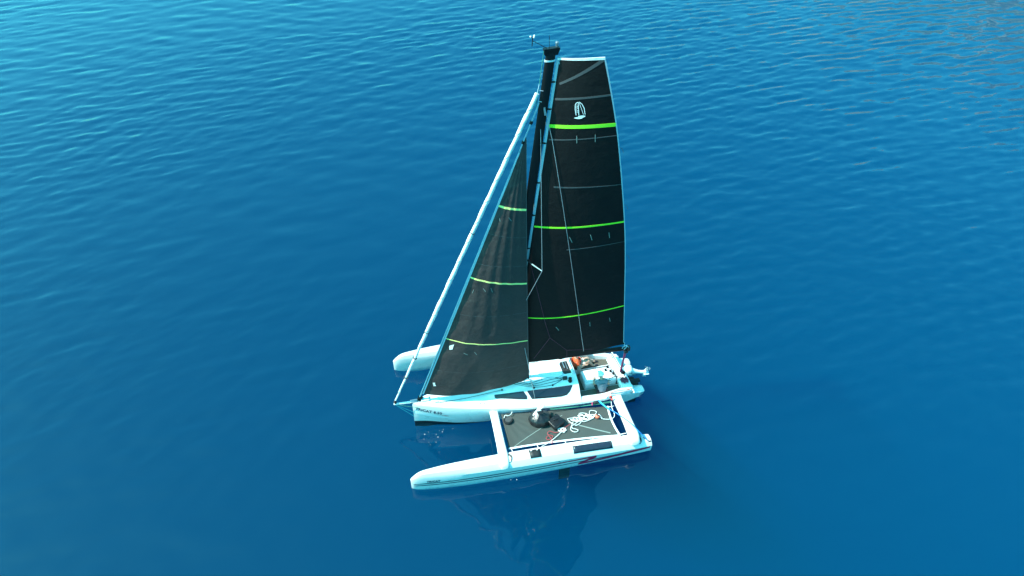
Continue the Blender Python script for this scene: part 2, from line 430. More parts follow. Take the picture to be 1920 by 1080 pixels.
# bowsprit -----------------------------------------------------------
tip = (-.64, .14, 1.06)
sprit = tube('bowsprit', [(.25, .07, 1.06), (-.2, .11, 1.06), tip], [.045, .042, .036], 'gelcoat', boat, 12)
MB().lathe([(.02, 0), (.05, .0), (.05, .03), (.03, .05), (.05, .08), (.02, .10)], (-.58, .14, 1.12), 12).build('gennaker_furler', 'carbon', sprit)
tube('bobstay', [(-.60, .13, 1.04), (.03, .05, .55)], .008, 'rope_teal', sprit, 6)
tube('bobstay', [(-.60, .13, 1.04), (.03, .05, .30)], .008, 'rope_teal', sprit, 6)
tube('sprit_guy', [(-.58, .16, 1.05), (.75, .42, .72)], .007, 'rope_teal', sprit, 6)
tube('sprit_guy', sag((-.58, .12, 1.05), (2.62, -.70, .72), .10, 12), .007, 'rope_green', sprit, 6)

# cockpit -------------------------------------------------------------
MB().box((6.02, YC-.92, FLOOR+.004), (7.98, YC+.92, FLOOR+.012)).build('cockpit_sole', 'sole', hull)
for sg in (-1, 1):
    y0, y1 = YC+sg*.50, YC+sg*.935
    be = MB().box((6.02, min(y0, y1), FLOOR+.01), (7.62, max(y0, y1), .66), .02).build('cockpit_bench', 'gelcoat', hull)
    MB().box((6.06, min(y0, y1)+.03, .655), (7.58, max(y0, y1)-.03, .668)).build('bench_pad', 'sole', be)
MB().box((6.34, -.36, FLOOR+.01), (7.56, .34, .86), .06).build('cockpit_console', 'deck_white', hull)
MB().box((6.45, -.28, .855), (6.98, .27, .885), .012).build('console_lid', 'deck_white', hull)
MB().box((7.05, -.28, .855), (7.50, .27, .882), .012).build('console_lid', 'deck_white', hull)
aft = MB().box((7.66, -.86, FLOOR+.01), (8.03, .96, .80), .05).build('aft_deck', 'deck_white', hull)
MB().box((7.60, -.72, .60), (7.98, -.28, .815), .03).build('rope_tray', 'deck_white', hull)
for (x, y) in ((7.28, .12), (7.44, .02), (7.5, -.12), (7.4, .25)):
    MB().lathe([(.045, 0), (.05, .03), (.035, .06), (.02, .075)], (x, y, .88), 10).tube([(x-.06, y, .96), (x+.05, y+.03, .96)], .012, 6).build('cockpit_block', 'carbon', hull)
# stern platforms
for sg in (-1, 1):
    rr = []
    for x, y0, y1, z0, z1 in ((7.55, .50, .99, .02, .62), (7.9, .50, .97, .06, .55), (8.3, .54, .92, .13, .49), (8.50, .56, .88, .20, .47), (8.54, .60, .85, .26, .44)):
        q = [(y0, z0+.06), (y0, z1-.03), (y0+.04, z1), (y1-.05, z1), (y1, z1-.04), (y1-.05, z0+.04), (y1-.12, z0)]
        rr.append([(x, YC+sg*yy, zz) for yy, zz in q])
    MB().loft(rr).build('stern_platform', 'gelcoat', hull, 40)
MB().box((8.04, -.50, .10), (8.10, .60, .62), .015).build('transom', 'gelcoat', hull)
# helm gear: traveller bar with posts
trav = tube('traveller_bar', [(7.74, .78, 1.08), (7.86, .0, .94), (8.02, -1.0, .66)], .036, 'gelcoat', boat, 10)
tube('traveller_track', [(7.70, .76, 1.125), (7.82, .0, .985), (7.98, -.98, .70)], .011, 'carbon', trav, 6)
tube('traveller_post', [(7.74, .78, 1.08), (7.76, .80, .74)], .03, 'gelcoat', trav, 8)
tube('traveller_post', [(8.00, -.92, .68), (8.0, -.86, .48)], .03, 'gelcoat', trav, 8)
MB().box((7.76, -.27, .94), (7.92, -.15, 1.02), .02).build('traveller_car', 'carbon', trav)
# orange grab tube on the near quarter
tube('grab_tube', [(7.05, -1.02, .93), (7.35, -.98, .93), (7.86, -.90, .80)], .022, 'orange_fabric', hull, 8)
tube('grab_rail', spline([(6.86, -1.16, .87), (6.95, -1.08, 1.0), (7.2, -1.05, 1.02), (7.5, -1.0, .95), (7.75, -.95, .84)], 5), .018, 'gelcoat', hull, 8)
# rudder with tiller between the platforms
MB().box((8.12, -.44, -.55), (8.42, -.40, .66), .012).build('rudder', 'black_rubber', boat)
MB().box((8.06, -.50, .60), (8.46, -.34, .68), .015).box((8.12, -.36, .40), (8.3, -.2, .66), .03).build('rudder_stock', 'carbon', boat)
tube('stern_rail', [(8.14, -.46, .60), (8.44, -.44, .62), (8.46, -.44, .30), (8.2, -.44, .26)], .014, 'grey_metal', boat, 6)
tube('tiller', [(8.1, -.42, .72), (7.5, -.30, .95), (7.22, -.40, .98)], .014, 'carbon', boat, 6)

# outboard, tilted up -----------------------------------------------------
eng = link(bpy.data.objects.new('outboard_motor', None), boat); eng.location = (8.18, .06, .47); eng.rotation_euler = (0, R(-6), R(-14))
rr = []
for t, wy, wz, cz in ((-.02, .10, .10, .26), (.02, .15, .15, .26), (.12, .175, .19, .27), (.24, .175, .20, .26), (.31, .15, .17, .24), (.34, .10, .11, .22)):
    rr.append([(t*.9-.12, wy*math.copysign(abs(math.cos(a))**.6, math.cos(a)), cz+wz*math.copysign(abs(math.sin(a))**.6, math.sin(a))) for a in np.linspace(0, 2*math.pi, 20, endpoint=False)])
cow = MB().loft(rr).build('cowling', 'engine_white', eng, 50)
rr = []
for x, z, wy, wz in ((.16, .22, .12, .15), (.26, .20, .085, .11), (.40, .15, .06, .085), (.55, .12, .05, .08), (.62, .115, .055, .09)):
    rr.append([(x, wy*math.cos(a), z+wz*math.sin(a)) for a in np.linspace(0, 2*math.pi, 14, endpoint=False)])
MB().loft(rr).build('leg', 'engine_white', eng, 60)
gc = MB().lathe([(.01, -.20), (.04, -.16), (.065, -.05), (.07, .06), (.055, .13), (.04, .16)], (.68, 0, .12), 14, (.25, 0, .97)).box((.60, -.09, .055), (.80, .09, .07), .006).build('gearcase', 'engine_white', eng, 50)
MB().box((.56, -.008, -.12), (.70, .008, .05), .004).build('skeg', 'engine_white', eng)
pr = MB().lathe([(.035, 0), (.04, .05), (.03, .09), (.012, .11)], (.725, 0, .265), 12, (.25, 0, .97))
for k in range(3):
    a = k*2*math.pi/3; q = Vector((0, 0, 1)).rotation_difference(Vector((.25, 0, .97)))
    pv = [q @ Vector((math.cos(a+da)*r_, math.sin(a+da)*r_, h_)) + Vector((.735, 0, .30)) for r_, da, h_ in ((.03, -.4, -.02), (.10, -.55, -.03), (.135, 0, .0), (.10, .55, .03), (.03, .4, .02))]
    pr.add(pv + [p + Vector((.004, 0, .008)) for p in pv], [(0, 1, 2, 3, 4), (9, 8, 7, 6, 5)] + [(i, (i+1) % 5, 5+(i+1) % 5, 5+i) for i in range(5)])
pr.build('propeller', 'grey_metal', eng, 30)
MB().box((-.10, -.10, -.10), (.06, .10, .10), .03).box((.0, -.03, .0), (.3, .03, .05), .01).build('bracket', 'grey_metal', eng)
MB().box((.145, -.178, .20), (.16, -.172, .36)).box((.02, -.181, .27), (.14, -.174, .30)).build('cowl_decal', 'stripe_dark', eng)

# ------------------------------------------------------------------ floats
f_w = curve1([-.45, -.40, -.2, .3, 1.0, 2.2, 4.0, 6.0, 7.4, 7.88], [.012, .045, .10, .17, .235, .29, .315, .315, .285, .25])
f_zc = curve1([-.45, -.3, 0, 1, 4, 6.5, 7.88], [.47, .55, .59, .59, .53, .44, .35])
f_zt = curve1([-.45, -.35, -.15, 0.0, 1.0, 2.7, 5, 7.0, 7.88], [.49, .58, .74, .79, .83, .83, .78, .66, .51])
f_zk = curve1([-.45, -.2, .6, 3, 6, 7.88], [.0, -.14, -.30, -.36, -.25, .06])
def float_half(x):
    w_, zc, zt = f_w(x), f_zc(x), f_zt(x); wl = .05
    return [(0, f_zk(x)), (w_*.55, f_zk(x)*.55), (w_*.86, wl), (w_*.96, wl+(zc-wl)*.5), (w_, zc), (w_*.86, zc+(zt-zc)*.36), (w_*.62, zc+(zt-zc)*.76), (w_*.30, zt-.012), (0, zt)]
def make_float(side, y0, y1):
    yc = lambda x: y0 + (y1-y0)*(x+.45)/8.33
    rr = []
    for x in [-.45, -.43, -.40, -.35, -.28, -.2, -.1, 0] + list(np.arange(.2, 7.7, .2)) + [7.8, 7.88]:
        h = float_half(x); c = yc(x)
        rr.append([(x, c-y, z) for y, z in h] + [(x, c+y, z) for y, z in h[-2:0:-1]])
    fl = MB().loft(rr).build('float', 'gelcoat', boat, 24)
    def P(x, t, out=.004, sd_=-1):
        h = float_half(x); s = 2 + 2*t if t <= 1 else 4
        i = min(int(s), 3); k = s-i; p, q = h[i], h[i+1]
        ny, nz = q[1]-p[1], -(q[0]-p[0]); l = math.hypot(ny, nz)
        return (x, yc(x) + sd_*(p[0]+(q[0]-p[0])*k + out*ny/l), p[1]+(q[1]-p[1])*k + out*nz/l)
    def T(x, y, up=.004):
        h = float_half(x)[4:]; d = abs(y-yc(x))
        for (a, za), (b_, zb) in zip(h[:-1], h[1:]):
            if b_ <= d <= a: return (x, y, za+(zb-za)*(a-d)/(a-b_+1e-9)+up)
        return (x, y, h[-1][1]+up)
    def strip(name, rows, m, out=.004):
        v = []; f = []
        for x, t0, t1 in rows: v += [P(x, t0, out, side), P(x, t1, out, side)]
        for i in range(len(rows)-1): f.append((2*i, 2*i+2, 2*i+3, 2*i+1))
        return mesh_obj(name, v, f, m, fl, 0)
    strip('pinstripe', dens([(-.37, .41, .475), (2, .49, .57), (4.4, .60, .69)], 12), 'stripe_dark', .010)
    strip('pinstripe', dens([(-.36, .24, .31), (2, .26, .345), (4.5, .32, .41), (6.0, .46, .56), (7.0, .60, .70)], 12), 'stripe_dark', .010)
    strip('crimson_line', dens([(4.2, .60, .70), (5.0, .66, .79), (5.7, .74, .93), (5.84, .70, .95)], 6), 'stripe_crimson', .012)
    strip('crimson_line', dens([(5.24, .06, .28), (5.55, .36, .66), (5.84, .68, .92)], 5), 'stripe_crimson', .013)
    strip('crimson_line', dens([(5.22, .03, .25), (5.6, .06, .28), (6.4, .27, .53), (7.2, .52, .88), (7.80, .72, .99)], 6), 'stripe_crimson', .014)
    tv, tf = text_mesh('TRICAT', .135, .15, 1.12, .006); mx = max(p[0] for p in tv)
    v = []
    for px, py in tv:
        if side > 0: px = mx-px
        x = .06 + px*.86; zc = f_zc(x)
        v.append(P(x, (.35+py-.05)/(zc-.05), .012, side))
    mesh_obj('lettering', v, tf, 'stripe_dark', fl, 0)
    strip('name_underline', [(.76, .58, .60), (.86, .585, .605)], 'stripe_dark')
    # deck hatch and solar panel
    def plate(name, xa, xb, ya, yb, m, up=.02, k=6):
        v = []; f = []
        for i in range(k+1):
            for j in range(4):
                v.append(T(xa+(xb-xa)*i/k, ya(xa+(xb-xa)*i/k)+(yb(xa+(xb-xa)*i/k)-ya(xa+(xb-xa)*i/k))*j/3, up))
        for i in range(k):
            for j in range(3): f.append((i*4+j, (i+1)*4+j, (i+1)*4+j+1, i*4+j+1))
        o = mesh_obj(name, v, f, m, fl, 30); s = o.modifiers.new('thickness', 'SOLIDIFY'); s.thickness = .02; s.offset = 0; return o
    if side < 0:
        ht = plate('deck_hatch', 3.56, 3.94, lambda x: yc(x)+.08, lambda x: yc(x)-.20, 'black_rubber', .014, 3)
        for x in (3.64, 3.84): MB().box((x-.03, yc(x)+.02, T(x, yc(x)+.04)[2]+.018), (x+.03, yc(x)+.07, T(x, yc(x)+.04)[2]+.045), .01).build('hatch_latch', 'gelcoat', ht)
        so = plate('solar_panel', 5.05, 6.43, lambda x: yc(x)-.03, lambda x: yc(x)-.24, 'solar', .010, 10)
    # stanchion-like fitting on the gunwale
    p = P(4.55, 1.0, 0, side); tube('gunwale_loop', [(4.50, p[1], p[2]+.01), (4.54, p[1]+side*.01, p[2]-.06), (4.58, p[1], p[2]-.14)], .008, 'grey_metal', fl, 6)
    # daggerboard below the float
    MB().box((4.65, yc(4.8)-.02, -1.0), (5.05, yc(4.8)+.02, -.2), .015).build('centreboard', 'black_rubber', fl)
    return fl, yc, T, P
near, yn, TN, PN = make_float(-1, -2.71, -2.92)
far, yf, TF, PF = make_float(1, 2.86, 2.94)

# ------------------------------------------------------------------ beams
def beam(side, xh, yh, xf_, yfl, wdt, zh=.80, zf=.90):
    rr = []; N_ = 16
    L = abs(yfl-yh)
    for k, (t, w_, hh, dz) in enumerate(((-.10, wdt*1.25, .13, -.05), (0, wdt*1.08, .115, -.01), (.08, wdt, .10, 0), (.4, wdt*.97, .095, .015), (.75, wdt, .10, .01), (.9, wdt*1.06, .115, -.005), (.98, wdt*1.12, .13, -.03), (1.06, wdt*1.12, .13, -.08), (1.12, wdt*1.0, .10, -.14), (1.155, wdt*.8, .05, -.19))):
        x = xh+(xf_-xh)*t; y = yh+(yfl-yh)*t; z = zh+(zf-zh)*t + dz - .09
        rr.append([(x + w_/2*math.copysign(abs(math.cos(a))**.55, math.cos(a)), y, z + hh*math.copysign(abs(math.sin(a))**.55, math.sin(a))) for a in np.linspace(0, 2*math.pi, N_, endpoint=False)])
    bm_ = MB().loft(rr).build('beam', 'gelcoat', boat, 50)
    x0 = xh+.02
    tube('beam_seam', [(xh+.05+(xf_-xh)*t, yh+(yfl-yh)*t, zh+(zf-zh)*t + dz + .006) for t, dz in ((.05, 0), (.2, .005), (.4, .015), (.6, .013), (.8, .006))], .005, 'sail_seam', bm_, 5)
    # dark half-moon plate painting the shaded recess on the aft side of the float end
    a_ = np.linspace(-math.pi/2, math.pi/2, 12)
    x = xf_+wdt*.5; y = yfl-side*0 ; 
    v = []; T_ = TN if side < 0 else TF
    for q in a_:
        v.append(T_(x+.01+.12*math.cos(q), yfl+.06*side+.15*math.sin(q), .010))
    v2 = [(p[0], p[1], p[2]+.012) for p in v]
    MB().loft([v, v2]).build('socket_shade', 'black_rubber', bm_, 30)
    return bm_
b1 = beam(-1, 2.79, -.66, 2.68, -2.80, .30)
b2 = beam(-1, 7.30, -1.08, 7.23, -2.92, .34)
b3 = beam(1, 2.79, .78, 2.68, 2.80, .30)
b4 = beam(1, 7.30, 1.14, 7.23, 2.84, .34)
for bm_, s in ((b1, -1), (b3, 1)):
    pass

# ------------------------------------------------------------------ trampolines
def tramp(side, A, B, C_, D):
    """A front inner, B front outer, C aft inner, D aft outer (x, y)"""
    nu, nv = 56, 26; v = []; f = []
    def S(u, w_):
        x = (A[0]*(1-u)+C_[0]*u)*(1-w_) + (B[0]*(1-u)+D[0]*u)*w_
        y = (A[1]*(1-u)+C_[1]*u)*(1-w_) + (B[1]*(1-u)+D[1]*u)*w_
        # edges hollow inward a little between the lashings
        y -= side*.06*4*u*(1-u)*w_
        x -= .07*4*w_*(1-w_)*u
        z = .655 - .030*(4*u*(1-u))*(4*w_*(1-w_))
        d0 = math.hypot(u*3.6, w_*1.5)
        z += .016*math.sin(26*math.atan2(w_+.05, u*2.4+.02))*math.exp(-d0*1.1)
        z += .004*noise.noise(Vector((x*3, y*5, side)))
        return (x, y, z)
    for i in range(nu+1):
        for j in range(nv+1): v.append(S(i/nu, j/nv))
    for i in range(nu):
        for j in range(nv): k = i*(nv+1)+j; f.append((k, k+nv+1, k+nv+2, k+1))
    o = mesh_obj('trampoline', v, f, 'net', boat, 60)
    sd_ = o.modifiers.new('thickness', 'SOLIDIFY'); sd_.thickness = .006
    def edge(u0, w0, u1, w1, r):
        tube('edge_tape', [(lambda p: (p[0], p[1], p[2]+.006))(S(u0+(u1-u0)*k/20, w0+(w1-w0)*k/20)) for k in range(21)], r, 'sail_white', o, 8, .45)
    edge(0, 1, 1, 1, .036); edge(1, 0, 1, 1, .036); 
    for (ua, wa, ub, wb_) in ((.05, .97, .56, .18), (.60, .42, .93, .90)):
        vv = []; ff = []
        for k in range(25):
            u = ua+(ub-ua)*k/24; w_ = wa+(wb_-wa)*k/24; p = S(u, w_)
            vv += [(p[0]-.012, p[1]-.02, p[2]+.008), (p[0]+.012, p[1]+.02, p[2]+.008)]
        for k in range(24): ff.append((2*k, 2*k+2, 2*k+3, 2*k+1))
        mesh_obj('webbing', vv, ff, 'net_band', o, 0)
    # lashings to beam and float
    for u in (0.02, .25, .5, .75, .97):
        p = S(u, 1); q = (p[0]+.02, p[1]+side*.16, .66)
        tube('lashing', [p, q], .012, 'rope_white', o, 6)
    for w_ in (.05, .35, .65, .97):
        p = S(0, w_); tube('lashing', [p, (p[0]-.12, p[1], p[2]+.01)], .010, 'rope_dark', o, 6)
    for w_ in (.03, .97):
        p = S(1, w_); tube('lashing', [p, (p[0]+.22, p[1]+side*.02, p[2]+.03)], .014, 'rope_white', o, 6)
    return o, S
tr_n, SN = tramp(-1, (3.03, -.84), (2.96, -2.38), (6.86, -1.38), (6.84, -2.72))
tr_f, SF = tramp(1, (3.03, 1.02), (2.96, 2.44), (6.86, 1.44), (6.84, 2.56))

# ------------------------------------------------------------------ mast, boom
M0, M1 = Vector((3.38, .08, 1.44)), Vector((4.66, .02, 13.34))
def mast_at(z): t = (z-M0.z)/(M1.z-M0.z); return M0.lerp(M1, t)
rr = []
ax = (M1-M0).normalized()
for t in np.linspace(0, 1, 30):
    c = M0.lerp(M1, t); ch = .15*(1-.12*t)*(1 if t > .02 else .8)
    rr.append([c + Vector((math.cos(a)*ch*(1.0 if math.cos(a) < 0 else 1.05), math.sin(a)*.062, 0)) for a in np.linspace(0, 2*math.pi, 20, endpoint=False)])
mast = MB().loft(rr).build('mast', 'carbon', boat, 50)
MB().box((M0.x-.14, M0.y-.14, 1.34), (M0.x+.14, M0.y+.14, 1.47), .03).build('mast_step', 'grey_metal', mast)
tp = M1
cr = MB().loft([[(tp.x-.17, tp.y-.05, tp.z-.12), (tp.x+.17, tp.y-.05, tp.z-.12), (tp.x+.17, tp.y+.05, tp.z-.12), (tp.x-.17, tp.y+.05, tp.z-.12)], [(tp.x-.20, tp.y-.07, tp.z+.01), (tp.x+.22, tp.y-.07, tp.z+.03), (tp.x+.22, tp.y+.07, tp.z+.03), (tp.x-.20, tp.y+.07, tp.z+.01)], [(tp.x-.20, tp.y-.07, tp.z+.05), (tp.x+.21, tp.y-.07, tp.z+.07), (tp.x+.21, tp.y+.07, tp.z+.07), (tp.x-.20, tp.y+.07, tp.z+.05)]]).build('masthead_crane', 'carbon', mast)
MB().lathe([(.03, 0), (.035, .07), (.045, .08), (.045, .13), (.02, .15)], (tp.x+.15, tp.y, tp.z+.06), 12).build('masthead_light', 'grey_metal', cr)
tube('vhf_aerial', [(tp.x-.05, tp.y, tp.z+.05), (tp.x-.06, tp.y, tp.z+.38)], .006, 'carbon', cr, 5)
wi = tube('wind_arm', [(tp.x-.12, tp.y, tp.z+.06), (tp.x-.48, tp.y+.05, tp.z+.26)], .008, 'carbon', cr, 6)
tube('wind_shaft', [(tp.x-.49, tp.y+.05, tp.z+.12), (tp.x-.48, tp.y+.05, tp.z+.36)], .012, 'carbon', wi, 6)
for q_ in ((-.54, .03), (-.43, .08), (-.47, -.03)): MB().ball((tp.x+q_[0], tp.y+q_[1], tp.z+.37), .025, 1).build('wind_cup', 'cap_white', wi)
c = mast_at(13.05)
MB().lathe([(.145, 0), (.15, .0), (.15, .045), (.145, .045)], (c.x, c.y, c.z), 18).build('mast_band', 'sail_white', mast)
for v_ in mast.children:
    if v_.name.startswith('mast_band'):
        for q in v_.data.vertices: q.co.y = c.y + (q.co.y-c.y)*.46
for z in (12.3, 12.0):
    c = mast_at(z); tube('halyard_guide', [(c.x-.17, c.y-.03, z), (c.x-.08, c.y-.065, z-.01)], .010, 'wire', mast, 6)
tube('halyard', [(tp.x-.19, tp.y, tp.z), tuple(mast_at(11.8)+Vector((-.20, -.02, 0)))], .008, 'rope_green', mast, 6)
BA, BB = Vector((3.62, .05, 2.24)), Vector((7.74, -.52, 2.57))
def boom_at(t, dy=0, dz=0): return BA.lerp(BB, t) + Vector((0, dy, dz))
boom = MB().loft([[boom_at(t, .055*math.cos(a), .085*math.sin(a)) for a in np.linspace(0, 2*math.pi, 14, endpoint=False)] for t in (0, .3, .7, 1)]).build('boom', 'carbon', boat, 60)
q = boom_at(1); MB().box((q.x-.03, q.y-.07, q.z-.10), (q.x+.07, q.y+.07, q.z+.10), .02).build('boom_end_cap', 'black_rubber', boom)
MB().tube(spline([boom_at(.96, -.06, .03), boom_at(.97, -.10, .13), boom_at(.985, -.02, .17), boom_at(.975, .05, .05)], 4), .014, 6).tube(spline([boom_at(.94, -.09, .11), boom_at(.965, -.04, .19), boom_at(.995, -.08, .13)], 4), .012, 6).tube([boom_at(.965, -.02, .09), boom_at(.96, -.03, .33)], .012, 6).build('clew_lashing', 'sail_tape', boom)
tube('boom_sail_roll', spline([boom_at(.70, -.05, .05), boom_at(.76, -.08, .11), boom_at(.84, -.07, .12), boom_at(.94, -.04, .10)], 6), [.03]*6+[.06]*6+[.05]*6+[.02], 'sail_black', boom, 8)
ms = MB()
for k in range(4):
    ms.tube([(7.64+.03*k, -.52+.02*k, 2.44), (7.70+.03*k, -.24+.03*k, 1.10)], .020, 6)
ms.build('mainsheet', 'rope_pink', boom)
MB().box((7.62, -.56, 2.34), (7.76, -.44, 2.47), .03).build('mainsheet_block', 'black_rubber', boom)
MB().box((7.70, -.27, 1.03), (7.82, -.15, 1.15), .03).build('mainsheet_block', 'rope_maroon', boom)

# ------------------------------------------------------------------ mainsail
lx = curve1([2.71, 4.73, 7.45, 9.51, 11.32, 12.3, 13.33], [7.58, 7.38, 7.08, 6.74, 6.38, 6.13, 5.84])
LZ0, LZH, EZ0, EZH = 2.40, 10.74, 2.71, 10.62           # heights of luff and leech
def main_uv(u, v):
    zl = LZ0 + v*LZH; L0 = Vector((3.58 + (zl-LZ0)*.1172, .045-.04*v, zl))
    ze = EZ0 + v*EZH; E = Vector((lx(ze), -.50-.22*v, ze))
    p = L0.lerp(E, u); ch = E.x-L0.x
    f = u*(1-u)*(5.0-2.4*u)/1.06
    f *= .085*ch*(1-.25*v)
    p.y -= f
    # hollow of the foot and soft wrinkles running from the clew and luff
    if v < .12: p.z += (1-v/.12)**2*(.05*4*u*(1-u) + .13*max(0, (u-.58)/.42)**.8*(1-max(0, (u-.9)/.1)*.5))
    p.y += .010*math.sin(18*u+9*v)*math.exp(-9*v)*u*(1-u)*4
    p.y += .006*math.sin(40*v)*(1-u)**2*math.sin(math.pi*min(1, u*4))
    return p
def jib_uv(u, v):
    T_, H_ = Vector((.38, .10, 1.40)), Vector((4.04, .02, 11.05))
    C_ = Vector((4.19, -.34, 1.66))
    Lp = T_.lerp(H_, v); Ep = C_.lerp(H_, v)
    Ep = Ep + Vector((-.05*4*v*(1-v), -.10*4*v*(1-v), 0))
    p = Lp.lerp(Ep, u); ch = (Ep-Lp).length
    f = u*(1-u)*(5.2-2.6*u)/1.06
    p.y -= .100*ch*f*(1-.2*v)*(1-.25*max(0, 1-v/.2))
    # foot round hangs below the straight tack-to-clew line
    d = max(0, 1-v/.30)
    p.z -= .06*d*d*4*u*(1-u)
    p.y += .020*math.sin(22*u-30*v)*math.exp(-5*v)*math.sin(math.pi*u) + .012*math.sin(34*u+11*v)*math.sin(math.pi*u)*math.sin(math.pi*v)
    # luff scallops between the hanks
    p.y += .020*math.sin(60*v)*(1-u)**3*math.sin(math.pi*min(1, u*5))
    return p
def sail(name, uv, m, nu=36, nv=90, parent=None):
    v = [uv(i/nu, j/nv) for j in range(nv+1) for i in range(nu+1)]; f = []
    for j in range(nv):
        for i in range(nu): k = j*(nu+1)+i; f.append((k, k+1, k+nu+2, k+nu+1))
    return mesh_obj(name, v, f, m, parent, 180)
def nrm(uv, u, v):
    e = 1e-3; a = uv(min(1, u+e), v)-uv(max(0, u-e), v); c_ = uv(u, min(1, v+e))-uv(u, max(0, v-e))
    n_ = a.cross(c_).normalized()
    return n_ if n_.y < 0 else -n_
def sail_strip(name, uv, a, b_, wd, m, parent, th=.007, k=24):
    """band on both faces of the sail from a=(u,v) to b_; wd = width in metres (start, end)"""
    w0, w1 = wd if isinstance(wd, tuple) else (wd, wd); rr = []
    A = uv(*a); B_ = uv(*b_)
    for i in range(k+1):
        t = i/k; u = a[0]+(b_[0]-a[0])*t; v = a[1]+(b_[1]-a[1])*t; p = uv(u, v); n_ = nrm(uv, u, v)
        t2 = min(1, t+.02); t1 = max(0, t-.02)
        d = (uv(a[0]+(b_[0]-a[0])*t2, a[1]+(b_[1]-a[1])*t2)-uv(a[0]+(b_[0]-a[0])*t1, a[1]+(b_[1]-a[1])*t1)).normalized()
        s = d.cross(n_).normalized()*(w0+(w1-w0)*t)/2
        rr.append([p+s+n_*th, p-s+n_*th, p-s-n_*th, p+s-n_*th])
    return MB().loft(rr).build(name, m, parent, 30)
ms_ = sail('mainsail', main_uv, 'sail_black', 40, 110, boat)
zv = lambda z: (z-LZ0)/LZH
ze_ = lambda z: (z-EZ0)/EZH
for (z0, z1, wd) in ((11.26, 11.43, (.095, .105)), (8.00, 8.16, .055), (4.40, 4.67, .038)):
    sail_strip('lime_band', main_uv, (.03, zv(z0)), (.992, ze_(z1)), wd, 'lime', ms_)
for (u0, z0, u1, z1, wd) in ((.06, 12.03, .99, 12.30, (.06, .05)), (.05, 10.86, .99, 11.10, (.035, .02)), (.18, 9.38, .99, 9.50, (.05, .015)), (.38, 7.15, .99, 7.40, (.03, .01)), (.10, 12.45, .985, 13.28, (.06, .09))):
    sail_strip('batten', main_uv, (u0, zv(z0)), (u1, ze_(z1)), wd, 'sail_seam', ms_, .006)
sail_strip('luff_tape', main_uv, (.012, .03), (.012, .995), (.055, .075), 'sail_tape', ms_, .012, 60)
sail_strip('leech_tape', main_uv, (.995, .01), (.995, .997), (.025, .035), 'sail_tape', ms_, .007, 60)
sail_strip('head_board', main_uv, (.0, .997), (1.0, .997), (.05, .07), 'sail_white', ms_, .010, 12)
for z in (12.5, 11.75, 10.75, 9.5, 8.4, 7.2, 6.1, 4.9):
    p = main_uv(.012, zv(z)); MB().box((p.x-.10, p.y-.03, p.z-.02), (p.x+.06, p.y+.03, p.z+.02), .008).build('luff_slide', 'carbon', ms_)
for (u, z, du, dz) in ((.42, 10.98, .004, -.22), (.68, 10.98, -.004, -.22), (.40, 7.62, .03, -.20), (.62, 7.62, .018, -.20), (.82, 7.60, .006, -.20), (.35, 3.98, .03, -.16), (.66, 3.98, .006, -.18), (.85, 3.98, .008, -.18)):
    sail_strip('telltale', main_uv, (u, zv(z)), (u+du, zv(z+dz)), .018, 'net_band', ms_, .010, 3)
for z in (10.5, 8.55, 6.6):
    p = main_uv(.997, zv(z)); tube('leech_tie', spline([p, p+Vector((.08, -.02, -.03)), p+Vector((.13, -.05, -.16))], 4), .005, 'rope_dark', ms_, 5)
# lashing at the head
p = main_uv(.02, .99)
MB().tube([p+Vector((-.03, -.02, .05)), p+Vector((.12, -.03, .0))], .012, 6).tube([p+Vector((0, -.02, .05)), p+Vector((.10, -.03, -.25))], .014, 6).build('head_lashing', 'sail_tape', ms_)

def on_main(cu, cz, a, b_, out=.012):
    """sail point a metres aft and b_ metres up from (u, z)"""
    z = cz + b_; u = cu + a/(main_uv(1, zv(z)).x-main_uv(0, zv(z)).x)
    p = main_uv(u, zv(z)); return p + nrm(main_uv, u, zv(z))*out
LU = .47; LZC = 11.72; LSC = .78
def logo_poly(pts2, name='logo'):
    v = [on_main(LU, LZC, *q) for q in pts2]; n_ = len(v)//2
    return v, [(i, i+1, n_+i+1, n_+i) for i in range(n_-1)]
lg = MB()
def stroke(pts2, wd):
    P = [Vector((a, b_)) for a, b_ in pts2]; v1 = []; v2 = []
    for i, p_ in enumerate(P):
        d = (P[min(i+1, len(P)-1)]-P[max(0, i-1)]).normalized(); s = Vector((-d.y, d.x))*wd/2
        v1.append(p_+s); v2.append(p_-s)
    V = [on_main(LU, LZC, q.x*LSC, q.y*LSC) for q in v1+v2]; k = len(P)
    lg.add(V, [(i, i+1, k+i+1, k+i) for i in range(k-1)])
stroke([(-.14, -.17), (-.165, .05), (-.16, .22), (-.13, .28), (-.07, .31)], .022)
stroke([(-.07, .31), (-.065, .1), (-.055, -.17)], .020)
stroke([(-.04, .31), (.04, .24), (.11, .08), (.14, -.15)], .022)
stroke([(-.04, .28), (.03, .05), (.09, -.15)], .014)
for (cx_, cz_, rx, rz) in ((-.06, -.27, .15, .035), (.04, -.22, .13, .04)):
    a_ = np.linspace(0, 2*math.pi, 16, endpoint=False)
    lg.add([on_main(LU, LZC, LSC*(cx_+rx*math.cos(q)*(1 if math.sin(q) > 0 else .8)), LSC*(cz_+rz*math.sin(q)), .013) for q in a_], [tuple(range(16))])
tv, tf = text_mesh('TRICAT', .125, 0, 1.0)
lg.add([on_main(LU, LZC, LSC*(-.135+py*.85), LSC*(.235-px*.78), .013) for px, py in tv], tf)
lg.build('sail_logo', 'logo_white', ms_, 0)

